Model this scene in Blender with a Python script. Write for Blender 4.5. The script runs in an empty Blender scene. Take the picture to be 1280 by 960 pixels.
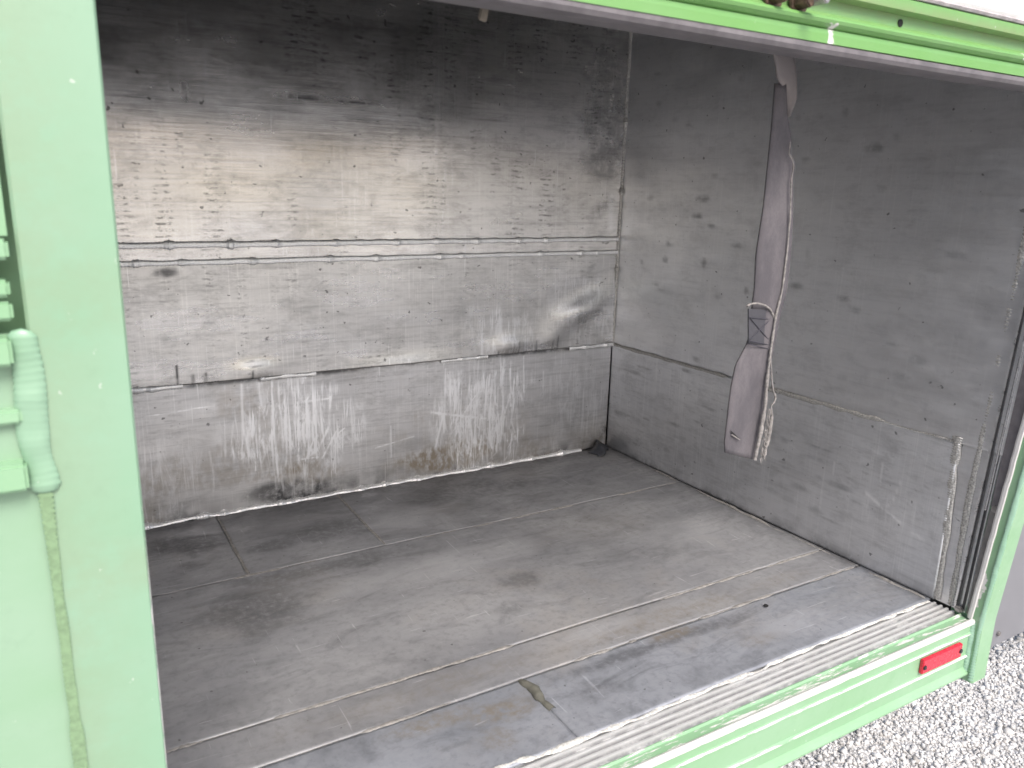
import bpy, bmesh, math, random
import numpy as np
from mathutils import Matrix, Vector

random.seed(7)
rng = np.random.default_rng(7)
sc = bpy.context.scene
R = math.radians

# ------------------------------------------------------------------ camera
cam_d = bpy.data.cameras.new('camera')
cam = bpy.data.objects.new('camera', cam_d)
sc.collection.objects.link(cam)
cam.rotation_euler = (1.32808951, -0.02264231, -0.53034943)
cam.location = (-1.33925662, -0.66426406, 0.71198951)
cam_d.sensor_fit = 'HORIZONTAL'
cam_d.sensor_width = 36.0
cam_d.lens = 982.837648 / 1280 * 36.0
cam_d.clip_start = 0.02
cam_d.clip_end = 2000
cam_d.dof.use_dof = True
cam_d.dof.focus_distance = 1.95
cam_d.dof.aperture_fstop = 11.0
sc.camera = cam

# ------------------------------------------------------------------ sky, sun, exposure
SUN_EL, SUN_AZ = R(48), R(186)          # azimuth of the sun, clockwise from +Y
w = bpy.data.worlds.new('World'); sc.world = w; w.use_nodes = True
nt = w.node_tree
sky = nt.nodes.new('ShaderNodeTexSky'); sky.sky_type = 'NISHITA'; sky.sun_disc = False
sky.sun_elevation = SUN_EL; sky.sun_rotation = SUN_AZ
sky.air_density = 1.0; sky.dust_density = 4.0; sky.ozone_density = 1.0
bg = nt.nodes['Background']; bg.inputs['Strength'].default_value = 0.15
nt.links.new(sky.outputs[0], bg.inputs['Color'])
sun_d = bpy.data.lights.new('sun', 'SUN'); sun_d.energy = 2.4; sun_d.angle = R(26); sun_d.color = (1.0, 0.985, 0.965)
sun = bpy.data.objects.new('sun', sun_d); sc.collection.objects.link(sun)
d = Vector((math.sin(SUN_AZ) * math.cos(SUN_EL), math.cos(SUN_AZ) * math.cos(SUN_EL), math.sin(SUN_EL)))
sun.rotation_euler = d.to_track_quat('Z', 'Y').to_euler(); sun.location = d * 20
vs = sc.view_settings
sc.display_settings.display_device = 'sRGB'
vs.view_transform = 'Standard'; vs.look = 'None'; vs.gamma = 1; vs.use_curve_mapping = False
vs.exposure = 0.70
sc.cycles.max_bounces = 10; sc.cycles.diffuse_bounces = 6; sc.cycles.glossy_bounces = 6

# ------------------------------------------------------------------ numpy noise
_tab = np.random.default_rng(11).random((256, 256))
def vnoise(u, v, seed=0):
    u = np.asarray(u, float) + seed * 17.31; v = np.asarray(v, float) + seed * 9.73
    iu = np.floor(u).astype(int); iv = np.floor(v).astype(int)
    fu = u - iu; fv = v - iv
    fu = fu * fu * (3 - 2 * fu); fv = fv * fv * (3 - 2 * fv)
    g = lambda a, b: _tab[a % 256, b % 256]
    return (g(iu, iv) * (1 - fu) + g(iu + 1, iv) * fu) * (1 - fv) + (g(iu, iv + 1) * (1 - fu) + g(iu + 1, iv + 1) * fu) * fv
def fbm(u, v, seed=0, octv=4):
    t = 0; a = 1; s = 0
    for k in range(octv):
        t = t + a * vnoise(u * 2 ** k, v * 2 ** k, seed + k * 3); s += a; a *= .5
    return t / s
def sstep(a, b, x):
    t = np.clip((x - a) / (b - a), 0, 1); return t * t * (3 - 2 * t)
def blob(u, v, cu, cv, ru, rv, soft=.5, seed=0, rough=.5):
    """ragged ellipse mask"""
    dd = np.hypot((u - cu) / ru, (v - cv) / rv) + rough * (fbm(u * 18, v * 18, seed) - .5) * 2
    return 1 - sstep(1 - soft, 1 + soft * .3, dd)
def stroke(u, v, pts, wd):
    """anti-aliased polyline mask, tapering ends"""
    m = np.zeros_like(u)
    n = len(pts) - 1
    for i in range(n):
        (a0, b0), (a1, b1) = pts[i], pts[i + 1]
        da, db = a1 - a0, b1 - b0; L2 = da * da + db * db + 1e-12
        t = np.clip(((u - a0) * da + (v - b0) * db) / L2, 0, 1)
        dist = np.hypot(u - a0 - t * da, v - b0 - t * db)
        m = np.maximum(m, np.exp(-(dist / wd) ** 2))
    return m

# ------------------------------------------------------------------ node helper
class NB:
    def __init__(s, name):
        s.m = bpy.data.materials.new(name); s.m.use_nodes = True
        s.nt = s.m.node_tree; s.b = s.nt.nodes['Principled BSDF']
        s.co = s.nt.nodes.new('ShaderNodeTexCoord').outputs['Object']
    def put(s, sock, v):
        if isinstance(v, bpy.types.NodeSocket): s.nt.links.new(v, sock)
        elif isinstance(v, (tuple, list)) and len(v) == 3 and sock.type == 'RGBA': sock.default_value = (*v, 1)
        else: sock.default_value = v
    def scale(s, sx, sy, sz, off=(0, 0, 0)):
        n = s.nt.nodes.new('ShaderNodeMapping'); n.inputs['Scale'].default_value = (sx, sy, sz); n.inputs['Location'].default_value = off
        s.nt.links.new(s.co, n.inputs[0]); return n.outputs[0]
    def noise(s, vec, sc_=1, det=3, ro=.55, dist=0):
        n = s.nt.nodes.new('ShaderNodeTexNoise'); s.nt.links.new(vec, n.inputs['Vector'])
        n.inputs['Scale'].default_value = sc_; n.inputs['Detail'].default_value = det
        n.inputs['Roughness'].default_value = ro; n.inputs['Distortion'].default_value = dist
        return n.outputs['Fac']
    def vor(s, vec, sc_):
        n = s.nt.nodes.new('ShaderNodeTexVoronoi'); s.nt.links.new(vec, n.inputs['Vector']); n.inputs['Scale'].default_value = sc_
        return n.outputs['Distance']
    def rng(s, v, a, b, c=0., d_=1.):
        n = s.nt.nodes.new('ShaderNodeMapRange'); n.interpolation_type = 'SMOOTHSTEP'
        s.put(n.inputs['Value'], v)
        for k, x in zip(('From Min', 'From Max', 'To Min', 'To Max'), (a, b, c, d_)): s.put(n.inputs[k], x)
        return n.outputs[0]
    def math(s, op, a, b=0.0, clamp=False):
        n = s.nt.nodes.new('ShaderNodeMath'); n.operation = op; n.use_clamp = clamp
        s.put(n.inputs[0], a); s.put(n.inputs[1], b); return n.outputs[0]
    def mul(s, a, b): return s.math('MULTIPLY', a, b)
    def add(s, a, b, clamp=True): return s.math('ADD', a, b, clamp)
    def mix(s, f, a, b):
        n = s.nt.nodes.new('ShaderNodeMix'); n.data_type = 'RGBA'
        s.put(n.inputs[0], f); s.put(n.inputs[6], a); s.put(n.inputs[7], b); return n.outputs[2]
    def attr(s, name):
        n = s.nt.nodes.new('ShaderNodeAttribute'); n.attribute_name = name; return n.outputs['Fac']
    def bump(s, h, dist, st=1.0):
        n = s.nt.nodes.new('ShaderNodeBump'); n.inputs['Distance'].default_value = dist; n.inputs['Strength'].default_value = st
        s.put(n.inputs['Height'], h); s.nt.links.new(n.outputs[0], s.b.inputs['Normal'])
    def out(s, col, rough, metal=0.0, **kw):
        s.put(s.b.inputs['Base Color'], col); s.put(s.b.inputs['Roughness'], rough); s.put(s.b.inputs['Metallic'], metal)
        for k, v in kw.items(): s.put(s.b.inputs[k.replace('_', ' ')], v)
        return s.m

def worn_metal(name, c1, c2, metal, rough, ax=(1, 1, 1), dash=0.72, scr=1.0, strk=.35, vgr=.3, bmp=.0006, mott=.36, rvar=1.0):
    """bare aluminium: streaked tone, printed rows of faint dashes, spots, scratches; grain runs across"""
    n = NB(name)
    def S(a, z, o=(0, 0, 0)): return n.scale(a, a, z, o)
    tone = n.noise(S(1.3, 4.5), 1, 5, .6)
    streak = n.noise(S(6, 170), 1, 3, .6)
    vgrain = n.noise(S(260, 5, (3, 3, 1)), 1, 3, .6)
    col = n.mix(n.rng(tone, .3, .7), c1, c2)
    col = n.mix(n.mul(n.rng(streak, .45, .8), strk), col, tuple(x * .45 for x in c2))
    col = n.mix(n.mul(n.rng(vgrain, .5, .8), vgr), col, tuple(min(1, x * 1.5) for x in c1))
    # rows of dashes in broken columns
    colm = n.rng(n.noise(S(26, 2.4, (5, 5, 2)), 1, 2, .5), .47, .60)
    sep = n.nt.nodes.new('ShaderNodeSeparateXYZ'); n.nt.links.new(n.co, sep.inputs[0])
    ph = n.math('ADD', n.math('MULTIPLY', sep.outputs[2], 2 * math.pi / .0125), n.math('MULTIPLY', n.noise(S(7, 5, (2, 2, 1)), 1, 1, .5), 14.0))
    rows = n.rng(n.math('SINE', ph), -.2, .95)
    das = n.mul(rows, n.rng(n.noise(S(58, 80, (1, 2, 7)), 1, 3, .65), .43, .66))
    das = n.add(das, n.mul(n.rng(n.noise(S(90, 230, (4, 2, 7)), 1, 1.5, .5), .56, .70), .45))
    reg = n.rng(n.noise(S(3.2, 4.2, (8, 1, 4)), 1, 2, .5), .34, .54)
    dm = n.mul(n.mul(n.mul(n.mul(colm, das), reg), dash), n.rng(n.noise(S(6.5, 9, (3, 1, 8)), 1, 3, .6), .36, .62, .35, 1.15))
    col = n.mix(dm, col, tuple(x * .22 for x in c2))
    # smudges and spots
    smu = n.rng(n.noise(S(17, 60, (2, 9, 3)), 1, 5, .75), .50, .80)
    col = n.mix(n.mul(smu, .55 * dash), col, tuple(x * .35 for x in c2))
    spot = n.rng(n.noise(S(60, 75, (4, 3, 3)), 1, 2, .5), .70, .76)
    col = n.mix(n.mul(spot, .75), col, tuple(x * .2 for x in c2))
    mot = n.rng(n.noise(S(14, 30, (6, 2, 1)), 1, 7, .75, .3), .45, .67)
    col = n.mix(n.mul(mot, mott), col, tuple(x * .42 for x in c2))
    sme = n.rng(n.noise(S(3.4, 48, (1, 6, 4)), 1, 4, .6, .3), .56, .76)
    col = n.mix(n.mul(sme, mott * .8), col, tuple(x * .38 for x in c2))
    # placed marks
    gr = n.attr('grime_dark'); ru = n.attr('rust'); sz = n.attr('scuff'); hero = n.attr('scratch_glint')
    grn = n.math('MULTIPLY', gr, n.rng(n.noise(S(30, 30, (6, 6, 6)), 1, 4, .7), .2, .6))
    col = n.mix(grn, col, (.045, .045, .048))
    col = n.mix(n.mul(ru, n.rng(n.noise(S(70, 40), 1, 3, .6), .3, .6)), col, (.31, .265, .21))
    sn = n.rng(n.noise(S(150, 7, (7, 7, 7)), 1, 3, .62, .4), .555, .63)
    sn2 = n.rng(n.noise(S(45, 12, (9, 2, 7)), 1, 5, .75, .6), .46, .64)
    sm = n.add(n.mul(sz, n.add(n.add(n.mul(sn, .9 * scr), n.mul(sn2, .75 * scr)), .12 * scr)), hero)
    col = n.mix(sm, col, (.93, .93, .94))
    # a light sprinkling of scratches everywhere
    sl = n.mul(n.rng(n.noise(S(95, 4.5, (1, 7, 9)), 1, 2, .5, .3), .70, .745), .5 * scr)
    col = n.mix(sl, col, (.8, .8, .8))
    rg = n.add(n.rng(n.noise(S(7, 22), 1, 5, .7), .25, .75, rough - .07 * rvar, rough + .11 * rvar), n.mul(grn, .15))
    mt = n.math('SUBTRACT', metal, n.mul(n.add(ru, grn), metal * .6), True)
    n.bump(n.add(n.mul(streak, .5), n.add(n.mul(vgrain, .3), n.mul(sm, .6)), False), bmp, .35)
    return n.out(col, rg, mt)

def floor_metal(name, c1, c2, metal=.25, rough=.48, k=1.0):
    n = NB(name)
    t1 = n.noise(n.scale(3.2, 4, 1), 1, 6, .62, .4)
    t2 = n.noise(n.scale(9, 22, 1, (3, 3, 0)), 1, 5, .65, .8)
    t3 = n.noise(n.scale(70, 70, 1, (1, 4, 0)), 1, 4, .7)
    col = n.mix(n.rng(t1, .32, .68), c1, c2)
    col = n.mix(n.mul(n.rng(t2, .48, .72), .45 * k), col, tuple(x * .55 for x in c1))
    t4 = n.noise(n.scale(2.1, 2.6, 1, (7, 3, 0)), 1, 7, .68, .9)
    col = n.mix(n.mul(n.rng(t4, .46, .66), .45 * k), col, tuple(x * .5 for x in c1))
    col = n.mix(n.mul(n.rng(t4, .47, .3), .35), col, (.30, .275, .25))
    col = n.mix(n.mul(n.rng(t2, .44, .25), .25), col, tuple(x * 1.25 for x in c2))
    col = n.mix(n.mul(n.rng(t3, .45, .72), .42), col, tuple(x * .55 for x in c1))
    # fine drag scratches
    s1 = n.rng(n.noise(n.scale(12, 160, 1, (0, 0, 3)), 1, 2, .5, .5), .68, .74)
    s2 = n.rng(n.noise(n.scale(130, 10, 1, (2, 0, 5)), 1, 2, .5, .5), .69, .75)
    col = n.mix(n.mul(n.add(s1, s2), .38), col, tuple(x * 1.7 for x in c2))
    sp = n.rng(n.noise(n.scale(90, 90, 1, (5, 2, 5)), 1, 1, .5), .76, .79)
    col = n.mix(n.mul(sp, .7), col, (.05, .05, .05))
    col = n.mix(n.mul(n.attr('grime_dark'), n.rng(t3, .2, .55)), col, (.05, .05, .053))
    col = n.mix(n.mul(n.mul(n.attr('rust'), n.rng(t3, .3, .65)), .75), col, (.235, .20, .155))
    col = n.mix(n.mul(n.attr('scuff'), n.rng(t3, .2, .6)), col, tuple(min(1, x * 1.5) for x in c2))
    col = n.mix(n.attr('scratch_glint'), col, (.6, .57, .52))
    n.bump(n.add(n.mul(t3, .6), n.mul(t2, .6), False), .0012, .3)
    return n.out(col, n.rng(t2, .3, .7, rough - .08, rough + .1), metal)

def paint(name, c, fade, chips=1.0, rough=.38, chipscale=(60, 60, 40)):
    n = NB(name)
    t = n.noise(n.scale(5, 5, 9), 1, 5, .6)
    f = n.noise(n.scale(40, 40, 40), 1, 4, .65)
    col = n.mix(n.rng(t, .3, .7), c, fade)
    col = n.mix(n.mul(n.rng(f, .55, .8), .18), col, tuple(x * .7 for x in c))
    dirt_dark = n.attr('grime_dark')
    col = n.mix(n.mul(dirt_dark, n.rng(f, .2, .6)), col, (.22, .22, .12))
    ch = n.mul(n.rng(n.noise(n.scale(90, 90, 60, (4, 4, 4)), 1, 4, .65), .70, .72), .5 * chips)
    chn = n.noise(n.scale(*chipscale, (1, 5, 2)), 1, 5, .7)
    cha = n.attr('chip_pale'); ch = n.add(ch, n.mul(n.rng(n.math('ADD', chn, n.math('MULTIPLY', cha, .62)), .78, .84), n.rng(cha, .01, .1)))
    col = n.mix(ch, col, (.62, .60, .58))
    n.bump(n.add(n.mul(f, .3), n.mul(ch, -.6), False), .0006, .3)
    return n.out(col, n.rng(f, .3, .7, rough - .06, rough + .1), 0, Coat_Weight=.25, Coat_Roughness=.25)

def simple(name, c, rough, metal=0., var=.25, s=60, bmp=.0004):
    n = NB(name)
    f = n.noise(n.scale(s, s, s), 1, 4, .65)
    col = n.mix(n.rng(f, .3, .7), tuple(x * (1 - var) for x in c), tuple(min(1, x * (1 + var)) for x in c))
    n.bump(f, bmp, .4)
    return n.out(col, n.rng(f, .3, .7, max(.05, rough - .06), rough + .08), metal)

GREEN = (.20, .36, .20); PALE = (.235, .385, .24)
M = {}
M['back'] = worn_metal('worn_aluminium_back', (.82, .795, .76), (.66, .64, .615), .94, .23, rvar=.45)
M['mid'] = worn_metal('worn_aluminium_mid', (.66, .645, .625), (.51, .50, .49), .9, .30, mott=.34, dash=.52)
M['kick'] = worn_metal('scuffed_aluminium', (.72, .71, .705), (.56, .555, .56), .84, .36, dash=.22, mott=.3)
M['side'] = worn_metal('dull_aluminium', (.80, .80, .81), (.68, .68, .695), .91, .36, mott=.2, dash=.12, scr=.35, strk=.12, vgr=.22)
M['sidekick'] = worn_metal('dull_aluminium_dark', (.74, .742, .755), (.62, .623, .64), .78, .37, mott=.3, dash=.2, scr=.5, strk=.2)
M['floor'] = floor_metal('floor_sheet', (.225, .225, .236), (.298, .296, .302))
M['floor_front'] = floor_metal('floor_sheet_front', (.235, .248, .275), (.33, .34, .37), .35, .42, 1.5)
M['bead'] = simple('weld_metal', (.92, .91, .90), .38, .55, .1, 250)
M['bead_dull'] = simple('weld_metal_dull', (.46, .445, .42), .5, .6, .45, 320, .001)
M['sealant'] = simple('floor_seam_sealant', (.225, .213, .20), .7, 0, .3, 90)
M['caulk'] = simple('crusted_caulk', (.52, .51, .48), .75, 0, .3, 150, .001)
M['paint'] = paint('green_paint', GREEN, PALE)
M['sill_paint'] = paint('green_sill_paint', GREEN, PALE, .6, .38, (16, 130, 130))
M['paint_bead'] = paint('green_paint_weld', (.22, .38, .265), (.25, .40, .30), .2)
M['header_paint'] = paint('header_green_paint', (.13, .305, .075), (.16, .325, .11))
M['flare_pale'] = paint('flare_pale_green_paint', (.20, .338, .222), (.222, .352, .245), .8)  # left post colour paled to hold lens flare and overexposure
n = NB('ribbed_aluminium')
t = n.noise(n.scale(9, 160, 60), 1, 4, .6); gq = n.noise(n.scale(40, 60, 60, (3, 1, 2)), 1, 4, .7)
col = n.mix(n.rng(t, .3, .7), (.66, .655, .645), (.80, .795, .785))
col = n.mix(n.mul(n.attr('grime_dark'), n.rng(gq, .2, .6)), col, (.27, .27, .275))
M['tread'] = n.out(col, n.rng(gq, .3, .7, .32, .5), .55)
M['seal'] = simple('grey_rubber_seal', (.13, .118, .124), .55, 0, .2, 60)
M['track'] = simple('black_door_track', (.035, .035, .037), .38, .3, .3, 50)
M['trackgrey'] = simple('smoky_track_liner', (.16, .15, .145), .42, .3, .3, 30)
M['lip'] = simple('track_edge_aluminium', (.7, .7, .71), .3, .9, .15, 50)
M['ceil'] = simple('dark_ceiling', (.020, .022, .024), .6, .2, .2, 12)
M['white'] = simple('white_panel', (.78, .80, .77), .4, 0, .03, 8)
M['red'] = simple('red_reflector', (.52, .025, .05), .25, 0, .1, 120)
M['screw'] = simple('dark_screw', (.06, .05, .06), .45, .6, .3, 200)
M['rustbolt'] = simple('rusty_bolt', (.10, .065, .045), .65, .3, .5, 150, .001)
M['steel'] = simple('dull_steel', (.35, .33, .32), .4, .8, .3, 100)
M['hole'] = simple('dark_hole', (.01, .01, .01), .9)
M['skirt'] = simple('grey_skirt', (.175, .175, .19), .5, 0, .06, 9)
M['strap'] = None
M['gravel'] = None

# ------------------------------------------------------------------ mesh helpers
ROOT_LOC = Vector((-.65, .2, -.55))
def link(o, parent=None):
    sc.collection.objects.link(o)
    if parent is not None:
        o.parent = parent
        if parent.type == 'EMPTY' : o.location = -Vector(parent.location)
    return o
def from_arrays(name, V, F, mat, parent=None, attrs=None, smooth=True, label=None, mats=None, mi=None):
    me = bpy.data.meshes.new(name)
    V = np.asarray(V, float)
    if isinstance(F, np.ndarray):
        nf, k = F.shape
        me.vertices.add(len(V)); me.vertices.foreach_set('co', V.ravel())
        me.loops.add(nf * k); me.loops.foreach_set('vertex_index', F.ravel().astype(np.int32))
        me.polygons.add(nf); me.polygons.foreach_set('loop_start', np.arange(0, nf * k, k, dtype=np.int32))
        me.update(calc_edges=True)
    else:
        me.from_pydata([tuple(v) for v in V], [], F); me.update()
    for m in (mats or [mat]): me.materials.append(m)
    if mi is not None: me.polygons.foreach_set('material_index', np.asarray(mi, np.int32))
    if smooth: me.polygons.foreach_set('use_smooth', np.ones(len(me.polygons), bool))
    for k, a in (attrs or {}).items():
        at = me.attributes.new(k, 'FLOAT', 'POINT'); at.data.foreach_set('value', np.asarray(a, np.float32).ravel())
    o = bpy.data.objects.new(name, me)
    link(o, parent)
    if label: o['label'] = label
    return o
def panel(name, axis, a0, a1, b0, b1, pos, mat, parent, step=.004, thick=.003, disp=None, attr=None, label=None, back=1):
    """a sheet: axis 'Y' (a=x,b=z), 'X' (a=y,b=z), 'Z' (a=x,b=y); its back edge strip gives it thickness"""
    na = max(2, int(round(abs(a1 - a0) / step)) + 1); nb = max(2, int(round((b1 - b0) / step)) + 1)
    A, B = np.meshgrid(np.linspace(a0, a1, na), np.linspace(b0, b1, nb))
    D = np.zeros_like(A) if disp is None else disp(A, B)
    at = {} if attr is None else attr(A, B)
    P = np.full_like(A, pos) + D
    def asm(a, b, p):
        return {'Y': np.stack([a, p, b], -1), 'X': np.stack([p, a, b], -1), 'Z': np.stack([a, b, p], -1)}[axis].reshape(-1, 3)
    V = asm(A, B, P)
    idx = np.arange(na * nb).reshape(nb, na)
    q = np.stack([idx[:-1, :-1], idx[:-1, 1:], idx[1:, 1:], idx[1:, :-1]], -1).reshape(-1, 4)
    # rim
    loop = np.concatenate([idx[0, :], idx[1:, -1], idx[-1, -2::-1], idx[-2:0:-1, 0]])
    rv = V[loop].copy(); rv[:, {'Y': 1, 'X': 0, 'Z': 2}[axis]] += back * thick
    n0 = len(V); nl = len(loop)
    r2 = np.arange(n0, n0 + nl)
    rq = np.stack([loop, r2, np.roll(r2, -1), np.roll(loop, -1)], -1)
    V = np.concatenate([V, rv]); F = np.concatenate([q, rq])
    attrs = {k: np.concatenate([v.ravel(), v.ravel()[loop]]) for k, v in at.items()}
    if axis in ('Z',): pass
    o = from_arrays(name, V, F, mat, parent, attrs, True, label)
    return o
def extrude(name, prof, p0, p1, mats, parent, mi=None, axis='X', closed=True, attrs=None, label=None, seg=1, warp=None, smooth=False):
    """sweep a profile [(u,v)] along an axis; axis X: (y,z); axis Z: (x,y)"""
    n = len(prof); V = []; ts = np.linspace(p0, p1, seg + 1)
    for t in ts:
        for (u, v) in prof:
            co = (t, u, v) if axis == 'X' else (u, v, t)
            V.append(warp(*co) if warp else co)
    F = []; idx = []
    m = n if closed else n - 1
    for s in range(seg):
        for i in range(m):
            j = (i + 1) % n
            F.append((s * n + i, s * n + j, (s + 1) * n + j, (s + 1) * n + i)); idx.append(mi[i] if mi else 0)
    if closed:
        F.append(tuple(range(n - 1, -1, -1))); idx.append(mi[0] if mi else 0)
        F.append(tuple(range(seg * n, seg * n + n))); idx.append(mi[0] if mi else 0)
    at = None
    if attrs: at = {k: [f(*v) for v in V] for k, f in attrs.items()}
    o = from_arrays(name, V, F, None, parent, at, smooth, label, mats=mats, mi=idx)
    bm = bmesh.new(); bm.from_mesh(o.data); bmesh.ops.recalc_face_normals(bm, faces=bm.faces); bm.to_mesh(o.data); bm.free()
    return o
def box(name, c, s, mat, parent, bev=.0015, rot=None, label=None, seg=2):
    bm = bmesh.new(); bmesh.ops.create_cube(bm, size=1)
    bmesh.ops.scale(bm, vec=s, verts=bm.verts)
    if bev: bmesh.ops.bevel(bm, geom=bm.edges, offset=bev, segments=seg, affect='EDGES')
    if rot: bmesh.ops.rotate(bm, verts=bm.verts, matrix=rot)
    bmesh.ops.translate(bm, verts=bm.verts, vec=c)
    me = bpy.data.meshes.new(name); bm.to_mesh(me); bm.free(); me.materials.append(mat)
    o = bpy.data.objects.new(name, me); link(o, parent)
    if label: o['label'] = label
    return o
def cyl(name, c, r, h, mat, parent, axis='Y', n=16, bev=.001):
    bm = bmesh.new(); bmesh.ops.create_cone(bm, cap_ends=True, segments=n, radius1=r, radius2=r, depth=h)
    if bev: bmesh.ops.bevel(bm, geom=[e for e in bm.edges if len(e.link_faces) == 2 and any(len(f.verts) > 4 for f in e.link_faces)], offset=bev, segments=2, affect='EDGES')
    if axis == 'Y': bmesh.ops.rotate(bm, verts=bm.verts, matrix=Matrix.Rotation(R(90), 3, 'X'))
    if axis == 'X': bmesh.ops.rotate(bm, verts=bm.verts, matrix=Matrix.Rotation(R(90), 3, 'Y'))
    bmesh.ops.translate(bm, verts=bm.verts, vec=c)
    me = bpy.data.meshes.new(name); bm.to_mesh(me); bm.free(); me.materials.append(mat)
    o = bpy.data.objects.new(name, me); link(o, parent); return o
def bead(name, pts, nrm, r, mat, parent, pitch=.006, wander=.0012, var=.3, blobs=0.0, flat=.6, seed=0, label=None, gaps=0.0, ripple=.3, taper=0.0):
    """a weld bead: a half round rope of overlapping scallops lying on a surface"""
    rg = np.random.default_rng(seed + 100)
    P = [np.array(p, float) for p in pts]
    segl = [np.linalg.norm(P[i + 1] - P[i]) for i in range(len(P) - 1)]; L = sum(segl)
    N = max(4, int(L / (pitch / 3.0)))
    s = np.linspace(0, L, N); cum = np.concatenate([[0], np.cumsum(segl)])
    path = np.stack([np.interp(s, cum, [p[k] for p in P]) for k in range(3)], -1)
    tan = np.gradient(path, axis=0); tan /= np.linalg.norm(tan, axis=1)[:, None]
    nr = np.array(nrm, float); nr /= np.linalg.norm(nr)
    side = np.cross(tan, nr); side /= np.linalg.norm(side, axis=1)[:, None]
    ph = (s / pitch) % 1.0
    rr = r * (1 - ripple + ripple * 1.6 * np.sqrt(np.abs(np.sin(np.pi * ph)))) * (1 - var / 2 + var * vnoise(s / .02, s * 0, seed) * 1.6)
    hh = flat * (.75 + .5 * vnoise(s / .011, s * 0 + 3, seed))
    if blobs:
        for b in np.arange(rg.random() * blobs, L, blobs):
            g = np.exp(-((s - b - rg.normal(0, blobs * .18)) / .008) ** 2); rr = rr * (1 + .45 * g); hh = hh * (1 + .5 * g)
    if gaps:
        g = sstep(.25, .45, vnoise(s / gaps, s * 0 + 7, seed)); rr = rr * (.12 + .88 * g)
    if taper:
        e = np.sqrt(np.clip(1 - np.clip(1 - np.minimum(s, L - s) / taper, 0, 1) ** 2, 0.0004, 1)); rr = rr * e
    path = path + side * ((vnoise(s / .03, s * 0 + 5, seed) - .5) * 2 * wander)[:, None]
    K = 7; V = []
    for k in range(K):
        a = math.pi * k / (K - 1)
        V.append(path + side * (np.cos(a) * rr)[:, None] + nr * (np.sin(a) * rr * hh - r * .08)[:, None])
    V = np.stack(V, 1).reshape(-1, 3)
    idx = np.arange(N * K).reshape(N, K)
    F = np.stack([idx[:-1, :-1], idx[1:, :-1], idx[1:, 1:], idx[:-1, 1:]], -1).reshape(-1, 4)
    return from_arrays(name, V, F, mat, parent, None, True, label)
def empty(name, loc, label, cat):
    o = bpy.data.objects.new(name, None); o.location = loc; o.empty_display_size = .1
    sc.collection.objects.link(o); o['label'] = label; o['category'] = cat; return o

# ------------------------------------------------------------------ ground
D = 1.05; ZG = -.55
n = NB('gravel_bed')
t1 = n.noise(n.scale(1, 1, 1), 90, 4, .7); t2 = n.noise(n.scale(1, 1, 1), 2.2, 4, .6); v1 = n.vor(n.scale(1, 1, 1), 75)
col = n.mix(n.rng(t1, .3, .7), (.42, .415, .41), (.60, .59, .585))
col = n.mix(n.mul(n.rng(t2, .4, .7), .3), col, (.50, .48, .46))
n.bump(n.add(n.mul(v1, 1.0), t1, False), .01, .8)
ground_mat = n.out(col, .9)
gv = [(-400, -400, ZG), (400, -400, ZG), (400, 400, ZG), (-400, 400, ZG)]
g = from_arrays('ground', gv, [(0, 1, 2, 3)], ground_mat, None, None, False); g['kind'] = 'structure'

n = NB('crushed_stone')
t = n.noise(n.scale(1, 1, 1), 220, 4, .7)
tone = n.attr('tone')
col = n.mix(tone, (.27, .265, .26), (.66, .655, .65))
col = n.mix(n.mul(n.attr('warm'), .5), col, (.42, .36, .30))
col = n.mix(n.mul(n.rng(t, .4, .75), .35), col, (.56, .555, .55))
n.bump(t, .001, .5)
M['gravel'] = n.out(col, .85)
def make_gravel():
    bm = bmesh.new()
    ov = [bm.verts.new(c) for c in ((1, 0, 0), (0, 1, 0), (-1, 0, 0), (0, -1, 0), (0, 0, 1), (0, 0, -1))]
    for k in range(4):
        bm.faces.new((ov[k], ov[(k + 1) % 4], ov[4])); bm.faces.new((ov[(k + 1) % 4], ov[k], ov[5]))
    bm.verts.index_update()
    bv = np.array([v.co[:] for v in bm.verts]); bf = np.array([[v.index for v in f.verts] for f in bm.faces]); bm.free()
    x0, x1, y0, y1 = -.8, 2.1, -.35, 1.0
    N = 120000
    rg = np.random.default_rng(3)
    px = rg.uniform(x0, x1, N); py = rg.uniform(y0, y1, N)
    keep = (px > -.9 + .5 * (py < -.3)) ; px = px[keep]; py = py[keep]; N = len(px)
    size = np.clip(rg.lognormal(math.log(.0042), .38, N), .003, .017)
    V = bv[None] * (1 + rg.uniform(-.35, .35, (N, 6, 1)))
    V = V * (size[:, None, None] * rg.uniform(.65, 1.25, (N, 1, 3)))
    a = rg.uniform(0, 6.28, (N, 3)); ca, sa = np.cos(a), np.sin(a)
    def rot(V, i, j, k):
        p = V[..., i] * ca[:, k:k + 1] - V[..., j] * sa[:, k:k + 1]; q = V[..., i] * sa[:, k:k + 1] + V[..., j] * ca[:, k:k + 1]
        V[..., i] = p; V[..., j] = q
    rot(V, 0, 1, 0); rot(V, 1, 2, 1); rot(V, 0, 1, 2)
    pz = ZG + size * rg.uniform(-.2, .55, N)
    V = V + np.stack([px, py, pz], -1)[:, None, :]
    F = (bf[None] + (np.arange(N) * 6)[:, None, None]).reshape(-1, 3)
    tn = np.repeat(np.clip(rg.normal(.60, .30, N), 0, 1), 6); wm = np.repeat(np.clip(rg.normal(.1, .3, N), 0, 1), 6)
    o = from_arrays('gravel', V.reshape(-1, 3), F, M['gravel'], None, {'tone': tn, 'warm': wm}, False)
    o['kind'] = 'stuff'; o['label'] = 'pale crushed stone gravel on the ground below the green sill'; o['category'] = 'gravel'
make_gravel()

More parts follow.
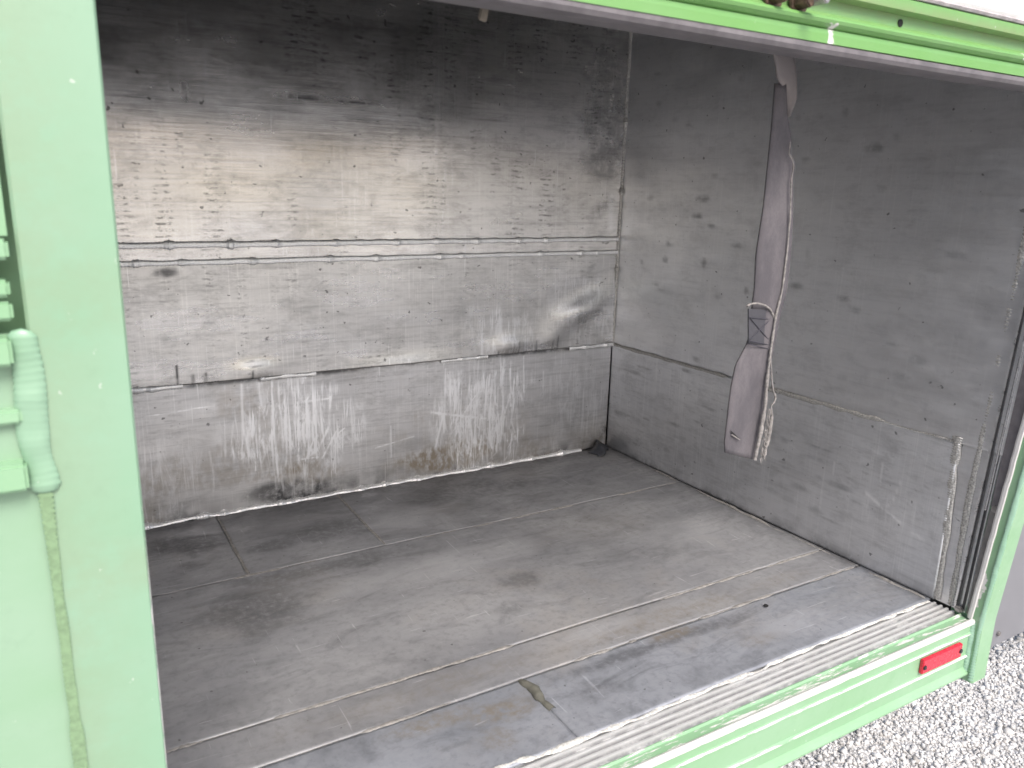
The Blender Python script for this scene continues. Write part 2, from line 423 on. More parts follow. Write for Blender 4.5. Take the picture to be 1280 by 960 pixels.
# ------------------------------------------------------------------ the truck body bay
truck = empty('truck_body', ROOT_LOC, 'green truck body bay with open front and worn bare aluminium inside', 'truck body')
XL = -1.36; ZT = 1.24
ZB1, ZB2, ZK = .589, .554, .299

# ---- back wall: three sheets and a kick plate
def lean(b): return -.010 * b                      # the divider leans a little towards the opening
def wave(A, B, s): return (fbm(A * 2.2, B * 3, s, 3) - .5) * .006
def att_upper(A, B):
    z = np.zeros_like(A)
    g_ = blob(A, B, -.07, .90, .07, .22, .5, 4) * .5 + blob(A, B, -.72, .885, .07, .006, .6, 2) * .9 + blob(A, B, -.85, .887, .06, .007, .6, 9) * .9
    g_ = np.maximum(g_, stroke(A, B, [(-1.075, .895), (-1.073, .865)], .004))
    r = sstep(.80, .89, B) * .0
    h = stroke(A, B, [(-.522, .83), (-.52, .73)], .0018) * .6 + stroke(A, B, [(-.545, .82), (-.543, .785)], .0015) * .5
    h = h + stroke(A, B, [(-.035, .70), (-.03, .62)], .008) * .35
    h = h + .22 * stroke(A, B, [(-1.20, 1.036), (-1.163, 1.033), (-1.055, 1.022)], .003) + .25 * stroke(A, B, [(-1.053, 1.04), (-1.044, 1.004)], .007) * sstep(.3, .6, fbm(A * 60, B * 60, 5)) + .2 * stroke(A, B, [(-1.04, 1.003), (-.97, 1.006)], .005)  # pale strokes at the top paint in a reflection on the wall
    return {'grime_dark': np.clip(g_, 0, 1), 'scratch_glint': np.clip(h, 0, 1), 'rust': r}
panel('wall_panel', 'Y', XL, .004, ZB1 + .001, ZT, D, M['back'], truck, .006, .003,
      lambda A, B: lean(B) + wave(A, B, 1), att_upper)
panel('wall_panel', 'Y', XL, .004, ZB2 - .001, ZB1 + .002, D + .0007, M['back'], truck, .006, .003, lambda A, B: lean(B) + wave(A, B, 1) - .001)
def bulge_mid(A, B):
    t = lean(B) + wave(A, B, 1)
    t -= .0040 * np.clip((ZB2 - B) / (ZB2 - ZK), 0, 1)
    # seam lifts off the kick plate here and there
    t -= .0065 * np.exp(-((A + .62) / .13) ** 2) * np.exp(-((B - ZK + .004) / .026) ** 2)
    t -= .006 * np.exp(-((A + .97) / .05) ** 2) * np.exp(-((B - ZK - .02) / .02) ** 2)
    # large dent in the right corner
    u = (A + .12) * .94 + (B - .40) * .35; v = -(A + .12) * .35 + (B - .40) * .94
    t -= .011 * np.exp(-(u / .085) ** 2) * np.exp(-(v / .032) ** 2)
    t += .003 * np.exp(-((u - .02) / .10) ** 2) * np.exp(-((v - .055) / .03) ** 2)
    t -= .005 * np.exp(-((A + .21) / .035) ** 2) * np.exp(-((B - .335) / .022) ** 2)
    t -= .007 * np.exp(-((A + .34) / .05) ** 2) * np.exp(-((B - .325) / .02) ** 2)
    return t
def att_mid(A, B):
    g_ = np.zeros_like(A)
    for x, h in ((-1.13, .045), (-1.10, .022), (-1.075, .025), (-.31, .03), (-.255, .03), (-.205, .028), (-.19, .04), (-.98, .02), (-.37, .012)):
        g_ = np.maximum(g_, stroke(A, B, [(x, ZK), (x + .001, ZK + h)], .0022))
    g_ = np.maximum(g_, .6 * blob(A, B, -.66, .475, .30, .012, .6, 5) * 0)
    g_ = np.maximum(g_, .7 * blob(A, B, -1.14, .535, .035, .012, .6, 6))
    s = blob(A, B, -.36, .34, .12, .10, .5, 3) * .5 + blob(A, B, -.1, .40, .14, .12, .5, 8) * .35
    return {'grime_dark': np.clip(g_, 0, 1), 'scuff': np.clip(s, 0, 1)}
panel('wall_panel', 'Y', XL, .004, ZK + .003, ZB2 + .001, D - .0005, M['mid'], truck, .0035, .003, bulge_mid, att_mid)
def att_kick(A, B):
    rg = np.random.default_rng(21)
    s = blob(A, B, -.90, .155, .15, .13, .6, 2, .7) + 1.2 * blob(A, B, -.43, .155, .16, .14, .5, 5, .7) + .35 * blob(A, B, -.12, .15, .12, .13, .5, 7) + .4 * blob(A, B, -1.17, .1, .08, .12, .5, 8)
    h = np.zeros_like(A)
    for k in range(150):      # clustered gouges
        cx, cz = [(-.90, .16), (-.43, .15), (-.40, .10)][k % 3]
        x = cx + rg.normal(0, .06); z0 = cz + rg.normal(0, .05); l = abs(rg.normal(.04, .03)) + .01
        h = np.maximum(h, rg.uniform(.15, .7) * stroke(A, B, [(x, min(.29, z0 + l)), (x + rg.normal(0, .003), z0), (x + rg.normal(0, .006), max(.02, z0 - l * .6))], rg.uniform(.0011, .0022)))
    hero = [([(-.862, .235), (-.805, .236)], .0018), ([(-.806, .24), (-.812, .17), (-.835, .125), (-.865, .10)], .0034), ([(-.795, .155), (-.815, .12), (-.83, .095)], .0026),
            ([(-.845, .20), (-.85, .14), (-.87, .095)], .0022), ([(-.88, .225), (-.885, .12)], .0026), ([(-.91, .21), (-.912, .10)], .0024), ([(-.94, .235), (-.935, .09), (-.932, .055)], .003),
            ([(-.985, .19), (-.982, .09)], .002), ([(-.878, .10), (-.84, .098)], .002), ([(-.775, .16), (-.79, .15), (-.80, .12)], .0018),
            ([(-.33, .26), (-.325, .16)], .003), ([(-.39, .25), (-.393, .20)], .003), ([(-.50, .25), (-.50, .12)], .0022), ([(-.55, .17), (-.40, .135)], .004),
            ([(-.46, .16), (-.43, .20)], .002), ([(-.44, .11), (-.44, .04)], .003), ([(-.41, .09), (-.415, .055)], .003), ([(-.70, .10), (-.60, .115)], .0016), ([(-.66, .15), (-.66, .07)], .0014),
            ([(-1.19, .243), (-1.06, .25)], .0014), ([(-.29, .29), (-.285, .18)], .002), ([(-.52, .16), (-.54, .08)], .003)]
    br = .35 + .65 * sstep(.3, .6, fbm(A * 120, B * 45, 3))
    for p, wd in hero: h = np.maximum(h, stroke(A, B, p, wd * .8) * br)
    low = np.clip(1 - B / .055, 0, 1)
    g_ = low * sstep(.42, .62, fbm(A * 14, B * 20, 4)) * .9 + blob(A, B, -.92, .03, .12, .03, .6, 3) * .8
    g_ = np.maximum(g_, stroke(A, B, [(-.045, .0), (-.01, .05)], .02) * .9)
    g_ = np.maximum(g_, np.exp(-((B - ZK) / .006) ** 2) * sstep(.4, .6, fbm(A * 6, B * 0, 9)) * .9)
    ru = .4 * sstep(.5, .66, fbm(A * 5, B * 7, 51)) + 1.1 * blob(A, B, -.50, .045, .14, .05, .5, 12) + .6 * blob(A, B, -.87, .065, .10, .03, .5, 4) + .5 * sstep(.55, .7, fbm(A * 5, B * 8, 30)) * np.clip(1 - B / .12, 0, 1)
    return {'scuff': np.clip(s, 0, 1), 'scratch_glint': np.clip(h, 0, 1), 'grime_dark': np.clip(g_, 0, 1), 'rust': np.clip(ru, 0, 1)}
panel('kick_plate', 'Y', XL, -.004, .002, ZK + .012, D, M['kick'], truck, .0025, .003, lambda A, B: lean(B) + (fbm(A * 3, B * 4, 7, 3) - .5) * .005, att_kick,
      label='scratched lower kick plate of the back wall')
yb = lambda z: D + lean(z)
bead('weld_bead', [(XL, yb(ZB1) - .003, ZB1), (-.6, yb(ZB1) - .003, ZB1), (.0, yb(ZB1) - .003, ZB1)], (0, -1, 0), .0054, M['bead'], truck, .0075, .0008, .25, .115, .36, 1, ripple=.3)
bead('weld_bead', [(XL, yb(ZB2) - .003, ZB2), (-.6, yb(ZB2) - .003, ZB2), (-.0, yb(ZB2) - .003, ZB2)], (0, -1, 0), .005, M['bead'], truck, .0075, .0008, .25, .13, .36, 2, ripple=.3)
for (a, b, sd) in ((-.965, -.84, 3), (-.53, -.40, 4), (-.15, .0, 5), (-1.34, -1.12, 8)):
    bead('weld_bead', [(a, yb(ZK) - .006, ZK + .001), (b, yb(ZK) - .006, ZK + .001)], (0, -1, 0), .004, M['bead'], truck, .006, .001, .4, .06, .5, sd)
bead('weld_bead', [(-.003, yb(ZK) - .002, ZK), (-.003, yb(.8) - .002, .8), (-.003, yb(ZT) - .002, ZT)], (-1, -1.3, 0), .0042, M['bead_dull'], truck, .008, .0006, .3, .2, .6, 6, ripple=.4)
bead('weld_bead', [(XL, D - .002, .003), (-.09, D - .002, .003)], (0, -1, 1), .0055, M['bead'], truck, .007, .002, .5, .09, .5, 7)

# ---- right wall (divider)
def att_side(A, B):
    g_ = np.zeros_like(A)
    rg = np.random.default_rng(5)
    for k in range(46):
        cy = rg.uniform(.08, .98); cz = rg.uniform(.32, 1.0)
        g_ = np.maximum(g_, rg.uniform(.15, .45) * blob(A, B, cy, cz, rg.uniform(.006, .018), rg.uniform(.004, .011), .7, k, .8))
    for (cy, cz) in ((.33, .52), (.30, .50), (.21, .45), (.16, .43), (.19, .395), (.74, .70), (.75, .66), (.70, .64), (.62, .60), (.45, .53), (.12, .62), (.30, .8)):
        g_ = np.maximum(g_, .5 * blob(A, B, cy, cz, .022, .008, .7, int(cy * 90), .8))
    s = .35 * blob(A, B, .20, .37, .10, .03, .5, 3)
    return {'grime_dark': g_, 'scuff': s}
panel('side_panel', 'X', -.0300, D, .2995, ZT, .0, M['side'], truck, .006, .003, lambda A, B: (fbm(A * 2, B * 2, 15, 3) - .5) * .006, att_side)
def att_skick(A, B):
    g_ = np.zeros_like(A); rg = np.random.default_rng(8)
    for k in range(40):
        g_ = np.maximum(g_, rg.uniform(.2, .5) * blob(A, B, rg.uniform(.1, 1.0), rg.uniform(.03, .29), rg.uniform(.01, .04), rg.uniform(.003, .008), .7, k, .7))
    g_ = np.maximum(g_, .8 * np.clip(1 - B / .03, 0, 1) * sstep(.35, .6, fbm(A * 9, B * 9, 2)))
    s = blob(A, B, .13, .12, .10, .05, .4, 6, .6) * .45
    h = stroke(A, B, [(.222, .152), (.20, .142), (.15, .122), (.10, .105), (.075, .10)], .0035) * sstep(.35, .6, fbm(A * 60, B * 60, 3))
    for p in ([(.196, .22), (.196, .185)], [(.30, .19), (.30, .165)], [(.57, .20), (.56, .14), (.545, .12)], [(.155, .2), (.165, .155), (.175, .14)]):
        h = np.maximum(h, stroke(A, B, p, .0013) * .7)
    return {'grime_dark': np.clip(g_, 0, 1), 'scuff': s, 'scratch_glint': np.clip(h, 0, 1) * .75}
panel('kick_plate', 'X', .0600, D - .002, .002, .3005, -.002, M['sidekick'], truck, .004, .003, lambda A, B: (fbm(A * 2, B * 2, 16, 3) - .5) * .004, att_skick,
      label='darker lower kick plate welded on the right wall')
bead('weld_bead', [(-.0015, .064, .302), (-.0015, .55, .300), (-.0015, D - .01, .300)], (-1, 0, 0), .0036, M['bead_dull'], truck, .006, .0015, .5, 0, .5, 9, gaps=.10)
bead('weld_bead', [(-.0016, .0665, .312), (-.0012, .060, .158), (-.0012, .0560, .004)], (-1, 0, 0), .0058, M['bead_dull'], truck, .0042, .0009, .5, 0, .26, 10, ripple=.4)
# strip between the wall sheet and the door track
tilt = lambda z: -.0 * z
def strip(name, fy0, fy1, z0, z1, pos, mat):
    zs = np.linspace(z0, z1, 60); V = []; F = []
    for z in zs: V += [(pos, fy0(z), z), (pos, fy1(z), z), (pos + .004, fy0(z), z), (pos + .004, fy1(z), z)]
    for i in range(len(zs) - 1):
        a = i * 4; F += [(a, a + 1, a + 5, a + 4), (a, a + 4, a + 6, a + 2), (a + 1, a + 3, a + 7, a + 5)]
    return from_arrays(name, V, F, mat, truck, None, False)
yBf = lambda z: .030 - .016 * max(0, (z - .2)) / .44 * 1.0
strip('trim_strip', lambda z: .0595, lambda z: yBf(z) + .001, .002, .3015, .0008, M['side'])
bead('weld_bead', [(.0, yBf(z), z) for z in np.linspace(.004, 1.0, 24)], (-1, 0, 0), .0042, M['bead_dull'], truck, .0052, .0006, .3, 0, .26, 11, ripple=.45)
strip('trim_strip', lambda z: yBf(z) - .001, lambda z: .004 - .045 * z, .002, .3015, .0010, M['side'])

# ---- door track: an extruded black channel with a bright edge
TL = lambda x, y, z: (x, y - .043 * z, z)
extrude('door_track', [(.0, .019), (-.004, .019), (-.004, .0155), (.004, .0155), (.004, .010), (-.001, .010), (-.001, .006), (.006, .006), (.006, .000), (.012, -.012), (.02, -.012), (.02, .019)],
        .004, 1.0, [M['track']], truck, None, 'Z', warp=TL)
extrude('track_edge', [(-.0042, .0215), (-.0062, .0215), (-.0062, .0185), (-.0042, .0185)], .014, 1.0, [M['lip']], truck, None, 'Z', warp=TL)
extrude('track_edge', [(-.0012, .0085), (-.003, .0085), (-.003, .0065), (-.0012, .0065)], .2, 1.0, [M['lip']], truck, None, 'Z', warp=TL)
strip('track_liner', lambda z: .001 - .043 * z, lambda z: -.0085 - .08 * z, .004, .204, -.0012, M['trackgrey'])
strip('track_liner', lambda z: .001 - .043 * z, lambda z: -.0085 - .08 * z, .209, 1.0, -.0014, M['seal'])
cyl('screw', (-.002, -.0165, .207), .0065, .004, M['steel'], truck, 'X', 16, .0012)
box('track_foot', (-.004, .012, .007), (.012, .014, .010), M['steel'], truck, .003)

# ---- right door post, green
PW = lambda x, y, z: (x, y - .08 * max(z, 0) , z)
def chip_post(x, y, z):
    return .75 if y > -.018 and z > 0 else .0
extrude('door_post', [(-.003, -.006), (-.004, -.010), (-.004, -.028), (-.002, -.031), (.037, -.031), (.039, -.029), (.039, .03), (.004, .03), (.004, -.006)],
        -.118, 1.04, [M['paint']], truck, None, 'Z', seg=40, warp=PW, attrs={'chip_pale': chip_post}, label='green door post at the right of the opening')
bead('post_weld', [(-.0035, -.0275 - .08 * max(z, 0), z) for z in np.linspace(-.115, .6, 30)], (-1, -.6, 0), .0034, M['paint_bead'], truck, .0055, .0004, .2, 0, .4, 12, ripple=.4)
extrude('jamb_trim', [(-.006, -.004), (-.0075, -.007), (-.0075, -.012), (-.006, -.0135), (-.0035, -.012), (-.0035, -.005)], .0, 1.0, [M['paint']], truck, None, 'Z', seg=60,
        warp=lambda x, y, z: (x, y - .08 * z + (vnoise(z * 60, 0) - .5) * .001, z), attrs={'chip_pale': lambda x, y, z: .9})

# ---- floor: sheets laid side by side
def fl_att(spec, seed):
    def f(A, B):
        g_ = np.zeros_like(A); r = g_.copy(); s = g_.copy(); h = g_.copy()
        for k, (kind, cx, cy, rx, ry, st) in enumerate(spec):
            m = st * blob(A, B, cx, cy, rx, ry, .6, seed + k, .45)
            if kind == 'g': g_ = np.maximum(g_, m)
            elif kind == 'r': r = np.maximum(r, m)
            else: s = np.maximum(s, m)
        # darker towards the back and right edges
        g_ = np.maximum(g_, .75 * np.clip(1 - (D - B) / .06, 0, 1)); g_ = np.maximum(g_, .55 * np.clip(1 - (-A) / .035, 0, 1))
        return {'grime_dark': np.clip(g_, 0, 1), 'rust': np.clip(r, 0, 1), 'scuff': np.clip(s, 0, 1), 'scratch_glint': h}
    return f
def fdisp(seed):
    return lambda A, B: (fbm(A * 3, B * 3, seed, 3) - .5) * .005
def sheet(a0, a1, b0, b1, mat, spec, seed, zp=0., label=None):
    return panel('floor_sheet', 'Z', a0, a1, b0, b1, zp, mat, truck, .006, .004, fdisp(40), fl_att(spec, seed), label, back=-1)
Y1, Y2, Y3 = .735, .300, .216
sheet(XL, -1.0712, Y1 + .001, D + .004, M['floor'], [('g', -1.15, .93, .09, .06, .7), ('g', -1.16, .83, .03, .02, .5)], 1)
sheet(-1.0708, -.8002, Y1 + .001, D + .004, M['floor'], [('g', -.88, .86, .12, .06, .5), ('g', -1.0, .84, .06, .03, .5), ('s', -.95, .95, .08, .05, .2)], 2)
sheet(-.7998, .004, Y1 + .001, D + .004, M['floor'], [('s', -.72, .84, .10, .07, .35), ('g', -.5, .93, .2, .06, .4), ('r', -.6, .85, .05, .03, .2)], 3)
sheet(XL, .004, Y2 + .001, Y1 - .001, M['floor'], [('g', -1.08, .60, .10, .09, .55), ('g', -.93, .70, .22, .035, .5), ('s', -.72, .60, .25, .05, .35), ('g', -.63, .48, .05, .03, .4), ('g', -.7, .4, .04, .03, .3),
      ('r', -1.0, .67, .1, .05, .2), ('r', -.35, .62, .2, .08, .18), ('s', -.2, .5, .12, .08, .2), ('g', -.3, .45, .08, .05, .25)], 4)
sheet(XL, .004, Y3 + .001, Y2 - .001, M['floor'], [('r', -.5, .25, .22, .03, .5), ('r', -.9, .26, .25, .03, .3), ('r', -.2, .25, .12, .02, .3), ('s', -.6, .27, .1, .02, .3)], 5)
sheet(XL, -.789, .066, Y3 - .001, M['floor_front'], [('r', -.86, .17, .07, .03, .9), ('r', -.95, .19, .08, .018, .8), ('s', -1.05, .12, .1, .04, .3), ('r', -.88, .12, .03, .03, .6)], 6)
sheet(-.787, .004, .066, Y3 - .001, M['floor_front'], [('g', -.55, .19, .22, .018, .5), ('r', -.50, .20, .05, .014, .9), ('r', -.38, .12, .05, .014, .5), ('s', -.3, .13, .1, .03, .3), ('g', -.7, .14, .05, .03, .3)], 7)
bead('floor_seam', [(XL, Y1, .0), (-.6, Y1 - .002, .0), (-.02, Y1, .0)], (0, 0, 1), .0026, M['sealant'], truck, .008, .001, .8, 0, .3, 20, gaps=.05)
bead('floor_seam', [(XL, Y2, .0), (-.6, Y2, .0), (-.02, Y2 - .002, .0)], (0, 0, 1), .0023, M['sealant'], truck, .008, .001, .8, 0, .3, 21, gaps=.06)
bead('floor_seam', [(XL, Y3, .0), (-.5, Y3, .0), (-.02, Y3, .0)], (0, 0, 1), .0020, M['sealant'], truck, .008, .001, .9, 0, .3, 22, gaps=.07)
bead('floor_seam', [(-1.071, Y1 + .004, .001), (-1.071, D - .01, .001)], (0, 0, 1), .002, M['sealant'], truck, .008, .001, .7, 0, .3, 23)
bead('floor_seam', [(-.80, Y1 + .004, .001), (-.80, D - .01, .001)], (0, 0, 1), .002, M['sealant'], truck, .008, .001, .7, 0, .3, 24)
# dried sealant clump lifting at the split in the front sheet
n_ = bead('sealant_clump', [(-.790, .214, .0), (-.786, .19, .001), (-.791, .165, .001), (-.788, .14, .0), (-.787, .133, 0)], (0, 0, 1), .0055, simple('old_sealant', (.10, .097, .08), .7), truck, .02, .003, .8, 0, .8, 25)
bead('floor_seam', [(-.012, .07, .0), (-.012, .4, .0), (-.010, .9, .0)], (-1, 0, 1), .0022, M['sealant'], truck, .012, .003, .6, 0, .5, 26, gaps=.08)

# ---- sill: ribbed aluminium tread and a green painted rail
def rib(y): return [(y + .0030, -.0055), (y + .0021, -.0006), (y, -.0001), (y - .0021, -.0006), (y - .0030, -.0055)]
prof = [(.069, -.012), (.069, -.0055)]
for y in (.055, .043, .032, .021): prof += rib(y)
prof += [(.0125, -.0055), (.0125, -.012)]
extrude('sill_tread', prof, XL, -.004, [M['tread']], truck, None, 'X', seg=1, attrs={'grime_dark': lambda x, y, z: .9 if z < -.004 else 0.0}, label='ribbed bare aluminium sill tread')  # rib valleys coloured darker than the rib tops
pf = [(.0122, -.012), (.0122, -.0042), (.0105, -.0008), (.0085, -.0004), (.0065, -.0035), (-.0065, -.0038), (-.010, -.0005), (-.0135, .0012), (-.017, .0006), (-.0188, -.002), (-.0188, -.006), (-.0165, -.0085),
      (-.0145, -.010), (-.0145, -.0225), (-.0165, -.024), (-.0178, -.026), (-.0165, -.028), (-.0145, -.0295),
      (-.0145, -.066), (-.0165, -.068), (-.0178, -.070), (-.0165, -.072), (-.0145, -.0735), (-.0145, -.092), (-.0175, -.097), (-.022, -.101), (-.022, -.104), (-.012, -.104), (.012, -.104)]
def sill_chip_pale(x, y, z):
    if z > -.0045 and y > -.0075: return .42
    if z > -.0025: return .95
    if z > -.0065: return .6
    return .60 if abs(z + .026) < .0025 or abs(z + .070) < .0025 else 0  # pale along the lip and both face ridges
extrude('sill_rail', pf, XL, -.002, [M['sill_paint']], truck, None, 'X', seg=120, attrs={'chip_pale': sill_chip_pale}, label='green painted sill rail with chipped lip')
bead('caulk_line', [(x, .0655 + .004 * (vnoise(x * 18, 1) - .5) * 2 + .004 * (vnoise(x * 75, 4) - .5), -.002) for x in np.linspace(XL, -.01, 160)], (0, 0, 1), .0030, M['caulk'], truck, .005, .0014, .9, 0, .4, 30)
for z in (-.03, -.06, -.09): pass
bead('sill_weld', [(-.005, -.017, -.004), (-.005, -.017, -.055), (-.005, -.017, -.1)], (-1, -1, 0), .005, M['paint_bead'], truck, .006, .001, .3, 0, .5, 31)
# reflector with its two screws
rt = Matrix.Rotation(R(0.5), 3, 'Y')
ref = box('reflector', (-.094, -.0185, -.0455), (.112, .007, .0265), M['red'], truck, .0012, rt, label='red plastic side reflector')
def sub(o, parent):
    o.parent = parent; o.location = (0, 0, 0); return o
for sx in (-.145, -.042):
    s_ = cyl('screw', (sx, -.0225, -.046), .0042, .003, M['screw'], None, 'Y', 12, .0008); sub(s_, ref)
# floor underside beam
box('floor_beam', (-.68, .55, -.055), (1.34, 1.02, .08), M['ceil'], truck, .004)

# ---- header rail above the opening
HY = -.075
hp = [(HY, .8655), (HY - .0005, .874), (HY, .8785), (HY + .0025, .8795), (HY, .8805), (HY - .005, .8835), (HY - .0065, .8865), (HY - .004, .8895), (HY + .003, .892), (HY + .008, .896), (HY + .009, .9085), (HY - .003, .9105),
      (HY - .0035, .9215), (HY, .9235), (HY + .02, .9235), (HY + .05, .9235), (HY + .05, .8655)]
def hchip(x, y, z):
    c = .62 * math.exp(-((x + .62) / .016) ** 2) if z < .885 else 0
    c2 = .6 * math.exp(-((x + .255) / .012) ** 2) if .882 < z < .895 else 0
    return min(1, max(c, c2))
def hrecess(x, y, z): return .55 if z > .904 and z < .911 else (.12 if .89 < z < .911 else 0)  # recess tinted olive, strongest just below the ledge
extrude('header_rail', hp, -1.36, .04, [M['header_paint']], truck, None, 'X', seg=100, attrs={'chip_pale': hchip, 'grime_dark': hrecess}, label='green painted header rail above the opening')
extrude('header_seal', [(HY + .001, .8655), (HY + .0005, .8605), (HY + .003, .8565), (HY + .012, .855), (HY + .040, .857), (HY + .055, .862), (HY + .055, .8655)], -1.36, .035, [M['seal']], truck, None, 'X', seg=30,
        warp=lambda x, y, z: (x, y, z + .0012 * math.sin(x * 4)), smooth=False)
extrude('gutter_strip', [(HY - .004, .9236), (HY - .006, .9262), (HY - .002, .9290), (HY + .02, .9290), (HY + .02, .9236)], -1.36, .04, [simple('grey_gutter', (.42, .38, .39), .5)], truck)
extrude('upper_panel', [(HY - .002, .9291), (HY - .0045, .932), (HY - .0045, 1.26), (HY + .02, 1.26), (HY + .02, .9291)], -1.36, .04, [M['white']], truck, label='white body panel above the header')
for x in (-.703, -.667):
    b_ = cyl('bolt', (x, HY - .002, .8995), .0075 if x < -.68 else .008, .024, M['rustbolt'], truck, 'Y', 6, .0012)
    w_ = cyl('washer', (x + .002, HY + .004, .899), .0125, .004, M['rustbolt'], None, 'Y', 16, .0008); sub(w_, b_)
cyl('bolt_stud', (-.660, HY - .018, .8985), .0045, .018, M['steel'], truck, 'Y', 12, .001)
cyl('drill_hole', (-.495, HY + .0083, .9005), .0042, .002, M['hole'], truck, 'Y', 16, 0)
cyl('drill_hole', (-.296, .189, .0035), .0042, .0012, M['hole'], truck, 'Z', 14, 0)
# small latch tab under the header
box('latch_tab', (-.985, -.004, .862), (.008, .004, .014), simple('tan_tab', (.22, .19, .15), .6), truck, .001, Matrix.Rotation(R(12), 3, 'Y'))

# ---- left post with welded step bars
PY = -.05
def lp(x0, x1, y, z0, z1): pass
PL = lambda x, y, z: (x, y - .03 * z, z)
def lchip(x, y, z): return .78 * (sstep(.52, .40, z) * .75 + .2) if x > -1.2972 else .0
extrude('door_post', [(-1.3525, PY), (-1.3545, PY + .002), (-1.3545, PY + .06), (-1.296, PY + .06), (-1.296, PY + .0018), (-1.2975, PY)], -.118, 1.04, [M['flare_pale']], truck, None, 'Z', seg=120, warp=PL,
        attrs={'chip_pale': lchip, 'grime_dark': lambda x, y, z: max(.25 if x < -1.352 else 0, .2 * float(sstep(.55, .75, fbm(z * 14, x * 40, 61))))}, label='wide pale green door post at the left of the opening')
zz = np.linspace(-.11, .503, 60)
bead('post_weld', [(-1.3555, PY - .001 - .03 * z, z) for z in zz], (-.2, -1, 0), .0034, simple('grimy_green_seam', (.165, .255, .14), .6, 0, .16, 200, .001), truck, .004, .0003, .35, 0, .08, 40, ripple=.3)
bead('post_weld', [(-1.3572 + .0012 * math.sin(z * 90), PY - .0005 - .03 * z, z) for z in np.linspace(.501, .617, 30)], (-.15, -1, 0), .0088, M['flare_pale'], truck, .0047, .0020, .16, 0, .36, 41,
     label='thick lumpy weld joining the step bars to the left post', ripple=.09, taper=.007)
extrude('post_panel', [(-1.60, PY + .004), (-1.3555, PY + .004), (-1.3555, PY + .012), (-1.60, PY + .012)], -.11, .613, [paint('pale_panel_paint', (.215, .345, .22), (.24, .36, .25), .3)], truck, None, 'Z', seg=30, warp=PL, label='pale green panel left of the post')
for (z0, z1, dp, x1) in ((.508, .527, .012, -1.3640), (.5535, .5635, .006, -1.3630), (.594, .6125, .012, -1.3635), (.6225, .635, .004, -1.3605), (.638, .649, .006, -1.3605), (.662, .6745, .010, -1.3585)):
    zc = (z0 + z1) / 2
    box('step_bar', (-1.48, PY - .03 * zc + .004 - dp / 2 + .001, zc), (1.48 * 2 - 1.36 * 2 + .0 + (x1 + 1.36) * 2, dp + .006, z1 - z0), M['paint'], truck, .002)
extrude('recess_panel', [(-1.60, PY + .05), (-1.3555, PY + .05), (-1.3555, PY + .058), (-1.60, PY + .058)], .55, 1.0, [M['paint']], truck, None, 'Z', warp=PL)
extrude('post_panel', [(-1.60, PY + .008), (-1.3585, PY + .008), (-1.3585, PY + .012), (-1.60, PY + .012)], .676, 1.0, [M['paint']], truck, None, 'Z', warp=PL)

# ---- closing faces of the bay
panel('leak_blocker', 'Y', XL, .02, -.01, ZT, D + .010, M['ceil'], truck, .2, .01)  # unseen dark sheets added behind the walls to stop light leaks
panel('leak_blocker', 'X', -.02, D + .01, -.01, ZT, .0075, M['ceil'], truck, .2, .01)
panel('side_panel', 'X', -.0, D, .0, ZT, XL, M['side'], truck, .03, .003)
panel('ceiling_panel', 'Z', XL, .004, -.05, D + .01, ZT, M['ceil'], truck, .03, .003)
extrude('door_roll', [(.02 + .055 * math.cos(a) + .02, 1.08 + .075 * math.sin(a)) for a in np.linspace(0, 2 * math.pi, 21)[:-1]], XL + .01, -.01, [simple('rolled_door_slats', (.03, .034, .034), .5, .2)], truck)
extrude('inner_header', [(-.024, .866), (-.018, .866), (-.018, ZT), (-.024, ZT)], XL, .004, [M['ceil']], truck)
# ---- grey skirt of the body further along
extrude('skirt_panel', [(.2, -.335), (.193, -.33), (.193, 1.0), (.2, 1.0)], .075, 2.4, [M['skirt']], truck, label='grey skirt panel beyond the right post')
cyl('bolt', (.545, .190, -.298), .006, .006, M['steel'], truck, 'Y', 8, .001)

# ------------------------------------------------------------------ pull strap
n = NB('strap_webbing')
wv = n.noise(n.scale(900, 900, 350), 1, 2, .5); t = n.noise(n.scale(26, 26, 11), 1, 6, .7)
col = n.mix(n.rng(t, .3, .7), (.07, .064, .071), (.122, .110, .117))
col = n.mix(n.mul(n.rng(wv, .4, .7), .25), col, (.05, .046, .056))
col = n.mix(n.mul(n.attr('back'), .9), col, (.22, .195, .19))
n.bump(wv, .0008, .5)
M['strap'] = n.out(col, .85)
M['fray'] = simple('frayed_fibre', (.205, .19, .18), .9, 0, .35, 260, .001)
M['patch'] = simple('stitched_patch', (.048, .047, .055), .85, 0, .15, 300)
M['thread'] = simple('dark_thread', (.04, .038, .05), .8)
strap = empty('pull_strap', (-.56, .05, .36), 'torn grey webbing pull strap hanging from the header into the bay', 'strap')
CM = Matrix.Translation(cam.location) @ cam.rotation_euler.to_matrix().to_4x4()
Rm = cam.rotation_euler.to_matrix()
SY = .05
def at(u, v, y=SY):
    dv = Rm @ Vector(((u - 640) / 982.837648, (480 - v) / 982.837648, -1)); t_ = (y - cam.location.y) / dv.y
    return cam.location + dv * t_
